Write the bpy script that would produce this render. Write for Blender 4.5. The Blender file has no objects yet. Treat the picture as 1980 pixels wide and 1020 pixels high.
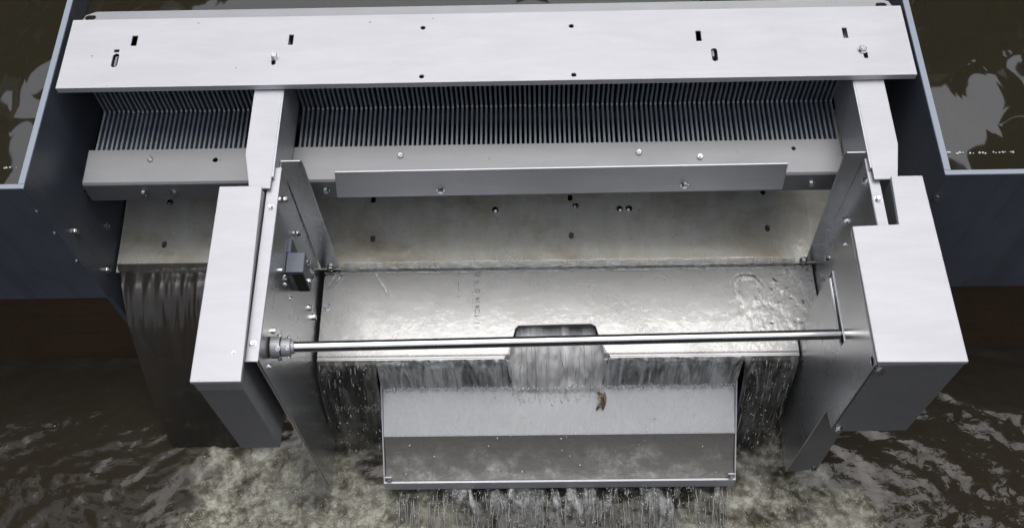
import bpy, bmesh, math, random
from mathutils import Vector, Matrix, noise, Quaternion
random.seed(7)
PI = math.pi
S = bpy.context.scene
COL = S.collection

# ------------------------------------------------------------------ materials
def mat(name):
    m = bpy.data.materials.new(name); m.use_nodes = True
    nt = m.node_tree; b = nt.nodes['Principled BSDF']
    return m, nt, b

def node(nt, typ, **kw):
    n = nt.nodes.new(typ)
    for k, v in kw.items(): setattr(n, k, v)
    return n

def coord(nt, scale=(1, 1, 1), kind='Object'):
    tc = node(nt, 'ShaderNodeTexCoord'); mp = node(nt, 'ShaderNodeMapping')
    mp.inputs['Scale'].default_value = scale
    nt.links.new(tc.outputs[kind], mp.inputs['Vector'])
    return mp.outputs['Vector']

def tex_noise(nt, vec, scale, detail=4, rough=.55, dist=0):
    n = node(nt, 'ShaderNodeTexNoise')
    n.inputs['Scale'].default_value = scale; n.inputs['Detail'].default_value = detail
    n.inputs['Roughness'].default_value = rough; n.inputs['Distortion'].default_value = dist
    nt.links.new(vec, n.inputs['Vector'])
    return n.outputs['Fac']

def ramp(nt, fac, stops):
    r = node(nt, 'ShaderNodeValToRGB'); e = r.color_ramp.elements
    while len(e) < len(stops): e.new(.5)
    for i, (p, c) in enumerate(stops):
        e[i].position = p
        e[i].color = (c, c, c, 1) if isinstance(c, (int, float)) else (*c, 1)
    nt.links.new(fac, r.inputs['Fac'])
    return r.outputs['Color']

def mixc(nt, fac, a, b, blend='MIX'):
    m = node(nt, 'ShaderNodeMix', data_type='RGBA', blend_type=blend)
    for s, v in ((m.inputs[0], fac), (m.inputs[6], a), (m.inputs[7], b)):
        if hasattr(v, 'is_linked'): nt.links.new(v, s)
        elif isinstance(v, (int, float)) and s.type == 'VALUE': s.default_value = v
        else: s.default_value = (*v, 1) if len(v) == 3 else v
    return m.outputs[2]

def bump(nt, b, h, strength=.2, dist=.002):
    n = node(nt, 'ShaderNodeBump'); n.inputs['Strength'].default_value = strength
    n.inputs['Distance'].default_value = dist
    nt.links.new(h, n.inputs['Height']); nt.links.new(n.outputs['Normal'], b.inputs['Normal'])
    return n

def steel(name, base=(.60, .61, .64), r0=.36, r1=.52, metal=.6, grime=0, grime_col=(.16, .14, .10), specks=.6, stain=None):
    m, nt, b = mat(name)
    v = coord(nt)
    big = tex_noise(nt, v, 5, 5)
    brushed = tex_noise(nt, coord(nt, (6, 260, 260)), 1.6, 3)
    smear = tex_noise(nt, coord(nt, (3, 14, 14)), 2.2, 5, .6, .6)
    c = mixc(nt, ramp(nt, smear, [(.35, 0), (.75, 1)]), tuple(x * .90 for x in base), base)
    c = mixc(nt, ramp(nt, brushed, [(.3, .12), (.6, 0)]), c, tuple(x * .8 for x in base))
    # tiny dirt flecks
    vo = node(nt, 'ShaderNodeTexVoronoi', feature='F1'); vo.inputs['Scale'].default_value = 26
    nt.links.new(v, vo.inputs['Vector'])
    sp = ramp(nt, vo.outputs['Distance'], [(.0, 1), (.045, 1), (.07, 0)])
    pick = ramp(nt, vo.outputs['Color'], [(.72, 0), (.8, 1)])
    spk = mixc(nt, sp, (0, 0, 0), pick)
    mm = node(nt, 'ShaderNodeMath', operation='MULTIPLY'); mm.inputs[1].default_value = specks
    nt.links.new(spk, mm.inputs[0])
    c = mixc(nt, mm.outputs[0], c, (.12, .11, .10))
    if stain:
        sn = tex_noise(nt, coord(nt, (3.2, 5, 1)), 1.7, 6, .68, .3)
        c = mixc(nt, ramp(nt, sn, [(.48, 0), (.68, .75)]), c, stain)
    met = metal
    if grime:
        g = tex_noise(nt, coord(nt, (9, 3, 3)), 2.5, 7, .65, .5)
        gm = ramp(nt, g, [(.35, 0), (.72, grime)])
        c = mixc(nt, gm, c, grime_col)
        mt = node(nt, 'ShaderNodeMath', operation='MULTIPLY_ADD')
        nt.links.new(gm, mt.inputs[0]); mt.inputs[1].default_value = -metal * .8; mt.inputs[2].default_value = metal
        nt.links.new(mt.outputs[0], b.inputs['Metallic'])
    else:
        b.inputs['Metallic'].default_value = met
    nt.links.new(c, b.inputs['Base Color'])
    rg = node(nt, 'ShaderNodeMapRange'); rg.inputs['To Min'].default_value = r0; rg.inputs['To Max'].default_value = r1
    nt.links.new(big, rg.inputs['Value']); nt.links.new(rg.outputs['Result'], b.inputs['Roughness'])
    bump(nt, b, brushed, .05, .0006)
    return m

M = {}
M['steel'] = steel('stainless_steel')
M['dull_shade'] = steel('dull_shaded_steel', (.40, .41, .43), .42, .6, .55, .25, (.3, .29, .26))  # shade on the housing fronts put into the base; flange, clamp share it
M['angle'] = steel('shade_grey_steel', (.27, .275, .285), .42, .6, .5, .2, (.3, .29, .26))  # base darkened for the cover's shade on the angle; front flange shares it
M['gloss'] = steel('smooth_sheet_steel', (.60, .61, .62), .20, .34, .85)
M['plate'] = steel('mill_finish_steel', (.62, .62, .648), .5, .65, .3)
M['floor'] = steel('grimy_wet_steel', (.90, .88, .78), .28, .45, .12, .6, (.54, .49, .35), stain=(.36, .26, .15))
M['weir'] = steel('wet_steel', (.55, .55, .55), .36, .5, .45, .25, (.42, .40, .36))
M['tray'] = steel('tray_steel', (.58, .58, .58), .30, .42, .7, .2, (.3, .3, .28))

m, nt, b = mat('bolt_steel'); b.inputs['Base Color'].default_value = (.72, .72, .72, 1)
b.inputs['Metallic'].default_value = 1; b.inputs['Roughness'].default_value = .22; M['bolt'] = m
m, nt, b = mat('polished_tube'); b.inputs['Metallic'].default_value = 1; b.inputs['Roughness'].default_value = .2
nz = tex_noise(nt, coord(nt, (2, 60, 60)), 3, 4)
nt.links.new(ramp(nt, nz, [(.3, (.62, .60, .57)), (.7, (.78, .77, .75))]), b.inputs['Base Color']); M['tube'] = m
m, nt, b = mat('rack_bar_steel'); b.inputs['Metallic'].default_value = .3; b.inputs['Roughness'].default_value = .35
nz = tex_noise(nt, coord(nt, (90, 12, 12)), 1.3, 3)
nt.links.new(ramp(nt, nz, [(.35, (.19, .225, .28)), (.65, (.31, .33, .35))]), b.inputs['Base Color']); M['bar'] = m
m, nt, b = mat('blue_grey_pvc'); b.inputs['Roughness'].default_value = .38
nz = tex_noise(nt, coord(nt), 7, 6, .6)
c = ramp(nt, nz, [(.3, (.092, .107, .137)), (.7, (.13, .148, .183))])
vo = node(nt, 'ShaderNodeTexVoronoi'); vo.inputs['Scale'].default_value = 60
nt.links.new(coord(nt), vo.inputs['Vector'])
c = mixc(nt, ramp(nt, vo.outputs['Distance'], [(0, .5), (.09, .5), (.12, 0)]), c, (.16, .18, .21))
run = tex_noise(nt, coord(nt, (14, 14, 1.2)), 2.5, 6, .65, .4)
c = mixc(nt, ramp(nt, run, [(.52, 0), (.75, .55)]), c, (.055, .058, .06))
nt.links.new(c, b.inputs['Base Color']); M['pvc'] = m
m, nt, b = mat('pale_pvc_edge'); b.inputs['Base Color'].default_value = (.30, .34, .40, 1); b.inputs['Roughness'].default_value = .5; M['pvc_edge'] = m  # paler than the panel faces, set on their top edges
m, nt, b = mat('wet_timber'); b.inputs['Roughness'].default_value = .33
nz = tex_noise(nt, coord(nt, (2.2, 2, 26)), 2, 7, .65, .7); n2 = tex_noise(nt, coord(nt), 5, 5)
c = ramp(nt, nz, [(.3, (.075, .045, .025)), (.55, (.095, .057, .031)), (.75, (.12, .072, .04))])
c = mixc(nt, ramp(nt, n2, [(.5, 0), (.75, .5)]), c, (.05, .05, .026))
nt.links.new(c, b.inputs['Base Color']); bump(nt, b, nz, .35, .003); M['timber'] = m
m, nt, b = mat('shade_black'); b.inputs['Base Color'].default_value = (.02, .02, .022, 1); b.inputs['Roughness'].default_value = .6; M['black'] = m  # flat black in place of shade, for the sensor recess and inlet board
m, nt, b = mat('marker_ink'); b.inputs['Base Color'].default_value = (.10, .10, .11, 1); b.inputs['Roughness'].default_value = .7; M['ink'] = m
m, nt, b = mat('dead_leaf'); b.inputs['Roughness'].default_value = .5
nt.links.new(ramp(nt, tex_noise(nt, coord(nt), 160, 3), [(.35, (.045, .025, .010)), (.7, (.17, .10, .042))]), b.inputs['Base Color']); M['leaf'] = m
m, nt, b = mat('riverbed_mud'); b.inputs['Roughness'].default_value = .9
nt.links.new(ramp(nt, tex_noise(nt, coord(nt), .8, 6), [(.3, (.03, .025, .015)), (.7, (.06, .05, .03))]), b.inputs['Base Color']); M['mud'] = m
m, nt, b = mat('woodland_foliage'); b.inputs['Roughness'].default_value = .6
nt.links.new(ramp(nt, tex_noise(nt, coord(nt), .9, 4), [(.3, (.022, .028, .012)), (.7, (.05, .055, .022))]), b.inputs['Base Color']); M['woods'] = m

def river(name, base, rough=.03, ior=1.5, foam=False, bstr=.25, bscale=18, fcol=((.06, .052, .034), (.19, .182, .13), (.40, .40, .33))):
    m, nt, b = mat(name)
    b.inputs['Roughness'].default_value = rough; b.inputs['IOR'].default_value = ior
    v = coord(nt, (1, 1.6, 1))
    nz = tex_noise(nt, v, bscale, 3, .5, .6)
    if foam:
        at = node(nt, 'ShaderNodeAttribute', attribute_name='foam')
        fine = tex_noise(nt, coord(nt), 150, 5, .7, .3); mid = tex_noise(nt, coord(nt), 34, 8, .74, .25)
        fc = ramp(nt, mid, [(.36, fcol[0]), (.5, fcol[1]), (.64, fcol[2])])
        fc = mixc(nt, ramp(nt, fine, [(.58, 0), (.68, .8)]), fc, (.52, .52, .46))
        mm = node(nt, 'ShaderNodeMath', operation='MULTIPLY')
        nt.links.new(at.outputs['Fac'], mm.inputs[0])
        nt.links.new(ramp(nt, mid, [(.28, .35), (.55, 1)]), mm.inputs[1])
        c = mixc(nt, mm.outputs[0], base, fc); nt.links.new(c, b.inputs['Base Color'])
        rg = node(nt, 'ShaderNodeMapRange'); rg.inputs['To Min'].default_value = rough; rg.inputs['To Max'].default_value = .3
        nt.links.new(mm.outputs[0], rg.inputs['Value']); nt.links.new(rg.outputs['Result'], b.inputs['Roughness'])
        h = mixc(nt, mm.outputs[0], nz, fine)
        sl = node(nt, 'ShaderNodeMapRange'); sl.inputs['To Min'].default_value = .19; sl.inputs['To Max'].default_value = .3
        nt.links.new(mm.outputs[0], sl.inputs['Value']); nt.links.new(sl.outputs['Result'], b.inputs['Specular IOR Level'])
        bump(nt, b, h, bstr, .003)
    else:
        b.inputs['Base Color'].default_value = (*base, 1)
        bump(nt, b, nz, bstr, .003)
    return m
M['river_up'] = river('murky_pond_water', (.024, .021, .013), .02, 1.7, False, .004, 5)
M['river_dn'] = river('murky_river_water', (.028, .0235, .016), .05, 1.5, True, .3, 34)
M['inlet'] = river('shaded_inlet_water', (.006, .007, .007), .15, 1.12, False, .05, 20)  # near-black base puts the shade under the cover into the water colour
M['pool'] = river('tray_water', (.14, .136, .125), .12, 1.35, True, .5, 70, ((.13, .128, .118), (.24, .238, .22), (.40, .40, .38)))

def film(name, fres=.14, tint=(.92, .92, .9), bs=60, bstr=.25, stretch=(1, 1, 1), haze=0, white=False):
    """thin clear sheet of running water: see-through, with a rippled gloss"""
    m, nt, b = mat(name); nt.nodes.remove(b)
    out = nt.nodes['Material Output']
    tr = node(nt, 'ShaderNodeBsdfTransparent'); tr.inputs['Color'].default_value = (*tint, 1)
    gl = node(nt, 'ShaderNodeBsdfGlossy'); gl.inputs['Roughness'].default_value = .06
    nz = tex_noise(nt, coord(nt, stretch), bs, 4, .55, .8)
    bp = node(nt, 'ShaderNodeBump'); bp.inputs['Strength'].default_value = bstr; bp.inputs['Distance'].default_value = .003
    nt.links.new(nz, bp.inputs['Height']); nt.links.new(bp.outputs['Normal'], gl.inputs['Normal'])
    fr = node(nt, 'ShaderNodeFresnel'); fr.inputs['IOR'].default_value = 1.0 + fres * 5
    nt.links.new(bp.outputs['Normal'], fr.inputs['Normal'])
    mx = node(nt, 'ShaderNodeMixShader')
    nt.links.new(fr.outputs[0], mx.inputs[0]); nt.links.new(tr.outputs[0], mx.inputs[1]); nt.links.new(gl.outputs[0], mx.inputs[2])
    last = mx.outputs[0]
    if white:
        at = node(nt, 'ShaderNodeAttribute', attribute_name='foam')
        wn = ramp(nt, tex_noise(nt, coord(nt, (1, .5, 1)), 110, 5, .65, 1.6), [(.34, .08), (.58, 1)])
        wm = node(nt, 'ShaderNodeMath', operation='MULTIPLY'); nt.links.new(at.outputs['Fac'], wm.inputs[0]); nt.links.new(wn, wm.inputs[1])
        dw = node(nt, 'ShaderNodeBsdfDiffuse'); dw.inputs['Color'].default_value = (.72, .72, .70, 1)
        mw_ = node(nt, 'ShaderNodeMixShader'); nt.links.new(wm.outputs[0], mw_.inputs[0]); nt.links.new(last, mw_.inputs[1]); nt.links.new(dw.outputs[0], mw_.inputs[2]); last = mw_.outputs[0]
    if haze:
        df = node(nt, 'ShaderNodeBsdfDiffuse'); df.inputs['Color'].default_value = (.8, .8, .78, 1)
        mx2 = node(nt, 'ShaderNodeMixShader')
        hz = ramp(nt, tex_noise(nt, coord(nt, stretch), bs * .5, 5), [(.3, haze * .5), (.7, haze)])
        nt.links.new(hz, mx2.inputs[0]); nt.links.new(last, mx2.inputs[1]); nt.links.new(df.outputs[0], mx2.inputs[2]); last = mx2.outputs[0]
    nt.links.new(last, out.inputs['Surface'])
    return m
M['film'] = film('clear_running_water', .12, (.96, .96, .95), white=True)
M['film_haze'] = film('thin_white_water', .14, (.95, .95, .93), 70, .5, (1, .35, 1), .38)

def fall(name, lo, hi, body=(.60, .61, .60), rough=.12, ust=42, vst=2.2, base_alpha=.10, dark=None, spec=1.42, fade=0, bs=.45, head=0):
    """falling sheet of water: clear between long aerated streaks that follow the fall (UV v runs down the fall)"""
    m, nt, b = mat(name); out = nt.nodes['Material Output']
    tc = node(nt, 'ShaderNodeTexCoord'); mp = node(nt, 'ShaderNodeMapping'); mp.inputs['Scale'].default_value = (ust, vst, 1)
    nt.links.new(tc.outputs['UV'], mp.inputs['Vector'])
    nz = tex_noise(nt, mp.outputs['Vector'], 1, 5, .5, 1.1)
    mp2 = node(nt, 'ShaderNodeMapping'); mp2.inputs['Scale'].default_value = (ust * .22, vst * .5, 1)
    nt.links.new(tc.outputs['UV'], mp2.inputs['Vector'])
    n2 = tex_noise(nt, mp2.outputs['Vector'], 1, 4, .6, .4)
    ad = node(nt, 'ShaderNodeMath', operation='MULTIPLY_ADD'); ad.inputs[1].default_value = .55
    hm = node(nt, 'ShaderNodeMath', operation='MULTIPLY'); hm.inputs[1].default_value = .5
    nt.links.new(n2, hm.inputs[0]); nt.links.new(nz, ad.inputs[0]); nt.links.new(hm.outputs[0], ad.inputs[2])
    a = ramp(nt, ad.outputs[0], [(lo, base_alpha), (hi, 1)])
    col = ramp(nt, ad.outputs[0], [(lo - .06, dark or tuple(x * .25 for x in body)), (hi, body)])
    nt.links.new(col, b.inputs['Base Color']); b.inputs['Roughness'].default_value = rough; b.inputs['IOR'].default_value = spec
    bump(nt, b, nz, bs, .004)
    tr = node(nt, 'ShaderNodeBsdfTransparent'); tr.inputs['Color'].default_value = (.93, .93, .9, 1)
    mx = node(nt, 'ShaderNodeMixShader')
    if head:
        sh = node(nt, 'ShaderNodeSeparateXYZ'); nt.links.new(tc.outputs['UV'], sh.inputs[0])
        jh = node(nt, 'ShaderNodeMath', operation='MULTIPLY_ADD'); jh.inputs[1].default_value = .22; nt.links.new(nz, jh.inputs[0]); nt.links.new(sh.outputs[1], jh.inputs[2])
        hm2 = node(nt, 'ShaderNodeMath', operation='MULTIPLY'); nt.links.new(a, hm2.inputs[0]); nt.links.new(ramp(nt, jh.outputs[0], [(head, .12), (head + .14, 1)]), hm2.inputs[1]); a = hm2.outputs[0]
    if fade:
        sx = node(nt, 'ShaderNodeSeparateXYZ'); nt.links.new(tc.outputs['UV'], sx.inputs[0])
        ja = node(nt, 'ShaderNodeMath', operation='MULTIPLY_ADD'); ja.inputs[1].default_value = .35; nt.links.new(nz, ja.inputs[0]); nt.links.new(sx.outputs[1], ja.inputs[2])
        fm = node(nt, 'ShaderNodeMath', operation='MULTIPLY'); nt.links.new(a, fm.inputs[0]); nt.links.new(ramp(nt, ja.outputs[0], [(fade, 1), (fade + .3, 0)]), fm.inputs[1]); a = fm.outputs[0]
    nt.links.new(a, mx.inputs[0]); nt.links.new(tr.outputs[0], mx.inputs[1]); nt.links.new(b.outputs[0], mx.inputs[2])
    nt.links.new(mx.outputs[0], out.inputs['Surface'])
    return m
M['fall_white'] = fall('aerated_falling_water', .46, .74, (.50, .51, .50))
M['fall_lip'] = fall('lip_water', .40, .60, (.70, .71, .70), .10, 62, 1.0, .34, (.26, .27, .26))
M['fall_drip'] = fall('dripping_water', .50, .66, (.46, .47, .46), .12, 34, .9, .04, (.10, .10, .10))
M['fall_nappe'] = fall('notch_water', .30, .66, (.80, .80, .79), .10, 30, 1.0, .50, (.42, .42, .41), fade=1.02, head=.16)
M['fall_step'] = fall('step_water', .40, .74, (.74, .74, .73), .08, 30, .6, .30, (.30, .30, .29))
M['fall_dark'] = fall('smooth_falling_water', .58, .92, (.055, .05, .044), .22, 6, .8, .80, (.034, .030, .025), 1.4, bs=.07)
M['fall_side'] = fall('broken_falling_water', .52, .80, (.42, .42, .40), .12, 48, 2.2, .42, (.075, .075, .07), 1.4)
m, nt, b = mat('water_drops'); b.inputs['Base Color'].default_value = (.66, .66, .64, 1); b.inputs['Roughness'].default_value = .08; b.inputs['IOR'].default_value = 1.5; M['drop'] = m
m, nt, b = mat('water_strands'); b.inputs['Base Color'].default_value = (.36, .36, .35, 1); b.inputs['Roughness'].default_value = .1; b.inputs['IOR'].default_value = 1.6; M['strand'] = m

# ------------------------------------------------------------------ mesh helpers
def base_of(o):
    p = Vector((0, 0, 0))
    while o: p += o.location; o = o.parent
    return p

def obj(name, bm, m, parent=None, bevel=0, smooth=False):
    me = bpy.data.meshes.new(name)
    if parent:
        bmesh.ops.translate(bm, verts=bm.verts, vec=-base_of(parent))
    bmesh.ops.recalc_face_normals(bm, faces=bm.faces)
    bm.to_mesh(me); bm.free()
    me.materials.append(m)
    if smooth:
        for p in me.polygons: p.use_smooth = True
    o = bpy.data.objects.new(name, me); COL.objects.link(o)
    if parent: o.parent = parent
    if bevel:
        bv = o.modifiers.new('bevel', 'BEVEL'); bv.width = bevel; bv.segments = 2; bv.limit_method = 'ANGLE'; bv.angle_limit = math.radians(40)
    return o

def thing(name, label, cat, loc=(0, 0, 0), group=None):
    o = bpy.data.objects.new(name, None); COL.objects.link(o); o.location = loc; o.empty_display_size = .05
    o['label'] = label; o['category'] = cat
    if group: o['group'] = group
    return o

def tag(o, label=None, cat=None, group=None, kind=None):
    for k, v in (('label', label), ('category', cat), ('group', group), ('kind', kind)):
        if v: o[k] = v
    return o

def box(bm, x0, x1, y0, y1, z0, z1):
    vs = [bm.verts.new((x, y, z)) for x in (x0, x1) for y in (y0, y1) for z in (z0, z1)]
    for f in ((0, 1, 3, 2), (4, 6, 7, 5), (0, 4, 5, 1), (2, 3, 7, 6), (0, 2, 6, 4), (1, 5, 7, 3)):
        bm.faces.new([vs[i] for i in f])
    return bm

def prism(bm, pts, axis, a, b):
    """polygon pts extruded along axis from a to b. axis 0: pts=(y,z), 1: pts=(x,z), 2: pts=(x,y)"""
    def P(p, t):
        return (t, p[0], p[1]) if axis == 0 else (p[0], t, p[1]) if axis == 1 else (p[0], p[1], t)
    A = [bm.verts.new(P(p, a)) for p in pts]; B = [bm.verts.new(P(p, b)) for p in pts]
    bm.faces.new(A); bm.faces.new(B[::-1]); n = len(pts)
    for i in range(n): bm.faces.new((A[i], B[i], B[(i + 1) % n], A[(i + 1) % n]))
    return bm

def tube(bm, p, q, r0, r1=None, seg=16, cap=True):
    p, q = Vector(p), Vector(q); r1 = r0 if r1 is None else r1
    qt = (q - p).to_track_quat('Z', 'Y')
    A = []; B = []
    for i in range(seg):
        d = qt @ Vector((math.cos(2 * PI * i / seg), math.sin(2 * PI * i / seg), 0))
        A.append(bm.verts.new(p + d * r0)); B.append(bm.verts.new(q + d * r1))
    for i in range(seg): bm.faces.new((A[i], A[(i + 1) % seg], B[(i + 1) % seg], B[i]))
    if cap: bm.faces.new(A[::-1]); bm.faces.new(B)
    return bm

def N(): return bmesh.new()

def cut(o, bmc):
    """boolean holes into a finished plate, baked into its mesh"""
    me = bpy.data.meshes.new('hole'); bmesh.ops.recalc_face_normals(bmc, faces=bmc.faces)
    if o.parent: bmesh.ops.translate(bmc, verts=bmc.verts, vec=-base_of(o))
    bmc.to_mesh(me); bmc.free()
    c = bpy.data.objects.new('hole', me); COL.objects.link(c)
    if o.parent: c.parent = o.parent
    keep = [(m_.type, m_.width) for m_ in o.modifiers]; o.modifiers.clear()
    bo = o.modifiers.new('b', 'BOOLEAN'); bo.operation = 'DIFFERENCE'; bo.object = c; bo.solver = 'EXACT'
    dg = bpy.context.evaluated_depsgraph_get(); dg.update()
    nm = bpy.data.meshes.new_from_object(o.evaluated_get(dg))
    o.modifiers.clear(); old = o.data; nm.name = old.name + '_cut'; o.data = nm
    bpy.data.objects.remove(c); bpy.data.meshes.remove(me); bpy.data.meshes.remove(old)
    for t, w in keep:
        bv = o.modifiers.new('bevel', 'BEVEL'); bv.width = w; bv.segments = 2; bv.limit_method = 'ANGLE'; bv.angle_limit = math.radians(40)

# a hexagon bolt on a washer, axis +Z, three sizes sharing mesh data
def bolt_mesh(nm, nut):
    bm = N()
    tube(bm, (0, 0, 0), (0, 0, .0016), .0098, seg=20)
    rot = random.uniform(0, 1)
    A = []
    tube(bm, (0, 0, .0016), (0, 0, .0072), .0074, seg=6)
    tube(bm, (0, 0, .0072), (0, 0, .0082), .0072, .0060, seg=6)
    if nut: tube(bm, (0, 0, .0078), (0, 0, .0125), .0038, .0034, seg=10)
    bmesh.ops.recalc_face_normals(bm, faces=bm.faces)
    me = bpy.data.meshes.new(nm); bm.to_mesh(me); bm.free(); me.materials.append(M['bolt']); return me
BOLT, NUT = bolt_mesh('bolt', False), bolt_mesh('nut_on_stud', True)

def bolt(parent, p, n, s=1.0, nut=False):
    o = bpy.data.objects.new('bolt', NUT if nut else BOLT); COL.objects.link(o)
    o.parent = parent; o.location = Vector(p) - base_of(parent)
    q = Vector(n).to_track_quat('Z', 'Y') @ Quaternion((0, 0, 1), random.uniform(0, 1))
    o.rotation_mode = 'QUATERNION'; o.rotation_quaternion = q; o.scale = (s, s, s)
    return o

def slot(bm, x, y, w, l, z0, z1, round_=True, ang=0):
    pts = []
    if round_:
        r = w / 2; h = l / 2 - r
        for k in range(9): a = PI * k / 8; pts.append((r * math.cos(a), h + r * math.sin(a)))
        for k in range(9): a = PI + PI * k / 8; pts.append((r * math.cos(a), -h + r * math.sin(a)))
    else: pts = [(-w / 2, -l / 2), (w / 2, -l / 2), (w / 2, l / 2), (-w / 2, l / 2)]
    ca, sa = math.cos(ang), math.sin(ang)
    prism(bm, [(x + a * ca - b_ * sa, y + a * sa + b_ * ca) for a, b_ in pts], 2, z0, z1)

def hole(bm, x, y, r, z0, z1): tube(bm, (x, y, z0), (x, y, z1), r, seg=16)

# ================================================================== the weir machine frame
frame = thing('weir_frame', 'stainless steel weir frame with white cover plate, two boxy housings and wet sloping plates', 'weir frame', (.16, -.3, -.45))

# cover plate: flat sheet with a folded front lip
bm = N(); prism(bm, [(.174, 0), (0, 0), (0, -.014), (.003, -.014), (.003, -.004), (.170, -.004), (.170, -.017), (.174, -.017)], 0, -.83, .83)
cover = obj('cover_plate', bm, M['plate'], frame, .0012)
hb = N()
slot(hb, -.696, .117, .011, .026, -.02, .02, False); slot(hb, -.726, .068, .012, .034, -.02, .02)
slot(hb, -.727, .092, .010, .007, -.02, .02, False); slot(hb, -.383, .113, .009, .026, -.02, .02, False); slot(hb, -.412, .060, .008, .020, -.02, .02)
for x, y in ((-.122, .138), (-.120, .015), (.173, .136), (.174, .013)): hole(hb, x, y, .0048, -.02, .02)
slot(hb, .422, .105, .010, .026, -.02, .02, False); slot(hb, .449, .057, .011, .032, -.02, .02)
slot(hb, .709, .106, .009, .026, -.02, .02, False); slot(hb, .740, .052, .008, .020, -.02, .02)
cut(cover, hb)
bolt(cover, (-.411, .069, 0), (0, 0, 1), 1.0); bolt(cover, (.735, .062, 0), (0, 0, 1), 1.0)

# rear flange, a step lower
bm = N()
pts = [(-.828, .1745), (.828, .1745), (.816, .203), (.796, .212), (-.796, .212), (-.816, .203)]
prism(bm, pts, 2, -.022, -.018)
fl = obj('rear_flange', bm, M['dull_shade'], frame, .001)
hb = N()
for x, y in ((-.806, .1965), (.800, .1935)):
    slot(hb, x, y, .012, .022, -.05, .02, True, PI / 2)
cut(fl, hb)

# arms: tapered top sheet with a deep inner web
for sgn, (xi, xo, xe) in ((-1, (-.392, -.447, -.431)), (1, (.7145, .7715, .757))):
    a = obj('arm', prism(N(), [(xi, .16), (xo, .16), (xo, -.148), (xe, -.2255), (xi, -.2255)], 2, -.022, -.018), M['plate'], frame, .001)
    x2 = xi + (.003 if sgn < 0 else -.003)
    obj('web', box(N(), min(xi, x2), max(xi, x2), -.2, .16, -.135, -.0185), M['steel'], a)

# folded angle over the foot of the bar rack
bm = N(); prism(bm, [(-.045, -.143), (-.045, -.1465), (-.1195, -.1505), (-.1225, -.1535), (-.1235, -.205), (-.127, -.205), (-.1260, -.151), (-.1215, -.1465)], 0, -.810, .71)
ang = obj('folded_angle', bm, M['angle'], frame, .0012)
hb = N(); hole(hb, -.548, -.072, .005, -.3, -.1); hole(hb, .616, -.066, .004, -.3, -.1); hole(hb, .42, -.108, .004, -.3, -.1); cut(ang, hb)
for x, y in ((-.680, -.069), (-.173, -.070), (.306, -.071), (.427, -.084)): bolt(ang, (x, y, -.1445 + (y + .045) * .045), (0, -.04, 1), .85, True)
for x in (-.694, -.634, -.325, .649): bolt(ang, (x, -.1268, -.177), (0, -1, 0), .85)
# deflector strip bolted to the front of the angle
bm = N(); prism(bm, [(-.295, -.105), (.587, -.099), (.594, -.190), (-.305, -.196)], 1, -.134, -.1305)
dfl = obj('deflector_strip', bm, M['steel'], frame, .001)
for x, z in ((-.093, -.172), (.395, -.166)): bolt(dfl, (x, -.134, z), (0, -1, 0), .9)

# floor plate under the bars, falling slightly towards the weir
bm = N(); prism(bm, [(.22, -.395), (-.166, -.437), (-.166, -.442), (.22, -.401)], 0, -.836, .83)
flo = obj('floor_plate', bm, M['floor'], frame, .001)
def fz(y): return -.437 + (y + .166) * .1088
hb = N()
for x, y in ((-.736, -.1), (-.267, -.093), (.178, -.092), (.616, -.081), (-.27, .004), (.178, .002), (.615, .01)): slot(hb, x, y, .011, .017, -.5, -.3)
cut(flo, hb)
for x, y in ((.008, -.027), (.289, -.029), (.310, -.029), (-.735, .003), (.19, -.02)): bolt(flo, (x, y, fz(y)), (0, 0, 1), .75)

# weir plate with a notch in its lip
def arc_pts(c, r, a0, a1, n=5):
    return [(c[0] + r * math.cos(a0 + (a1 - a0) * k / n), c[1] + r * math.sin(a0 + (a1 - a0) * k / n)) for k in range(n + 1)]
bm = N()
pts = [(-.372, -.378), (.028, -.378), (.036, -.366)] + [(.046, -.330), (.051, -.311), (.058, -.303)] + [(.215, -.301), (.224, -.307), (.230, -.330)] + [(.244, -.366), (.252, -.378), (.652, -.378), (.652, -.335), (.708, -.335), (.708, -.178), (.668, -.178), (.668, -.150), (-.336, -.150), (-.336, -.172), (-.366, -.172), (-.371, -.176), (-.3725, -.182)]
prism(bm, pts, 2, -.455, -.451)
wp = obj('weir_plate', bm, M['weir'], frame, .001)
for x0, x1 in ((-.372, .0275), (.2525, .652)): obj('lip', box(N(), x0, x1, -.3805, -.3783, -.478, -.452), M['weir'], wp)
bolt(wp, (-.360, -.254, -.451), (0, 0, 1), 1.0)
# faint mill marks printed on the weir plate, worn to broken strokes
bm = N(); rr = random.Random(3)
def stroke(bm, x, y, dx, dy, w=.0011, z=-.4508):
    d = Vector((dx, dy, 0)); n = Vector((-dy, dx, 0)).normalized() * w
    p = Vector((x, y, z)); bm.faces.new([bm.verts.new(v) for v in (p - n, p + d - n, p + d + n, p + n)])
G = {'7': [(0, 0, 0, -5), (0, -5, 6, -1)], '3': [(0, 0, 0, -4), (3, -1, 0, -3), (6, 0, 0, -4), (0, -4, 3, 1), (3, -4, 3, 1)], 'b': [(0, 0, 6, 0), (6, 0, 0, -3), (3, 0, 0, -3), (3, -3, 3, 0)],
     'o': [(0, 0, 6, 0), (0, -4, 6, 0), (0, 0, 0, -4), (6, 0, 0, -4)], 'n': [(0, 0, 6, 0), (0, 0, 6, -3), (0, -3, 6, 0)], 'l': [(0, 0, 6, 0), (0, 0, 0, -1)], 'J': [(0, -3, 6, 0), (6, 0, 0, -3)], '1': [(0, -1, 6, 0)], '-': [(3, 0, 0, -3)]}
def marks(x, y, txt, s=.0016):
    for ch in txt:
        for (a, b_, c, d) in G.get(ch, []):
            if rr.random() < .88: stroke(bm, x - a * s + .0045, y + b_ * s, -c * s + 1e-5, d * s + 1e-5, .0007)
        y -= 6.3 * s
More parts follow.
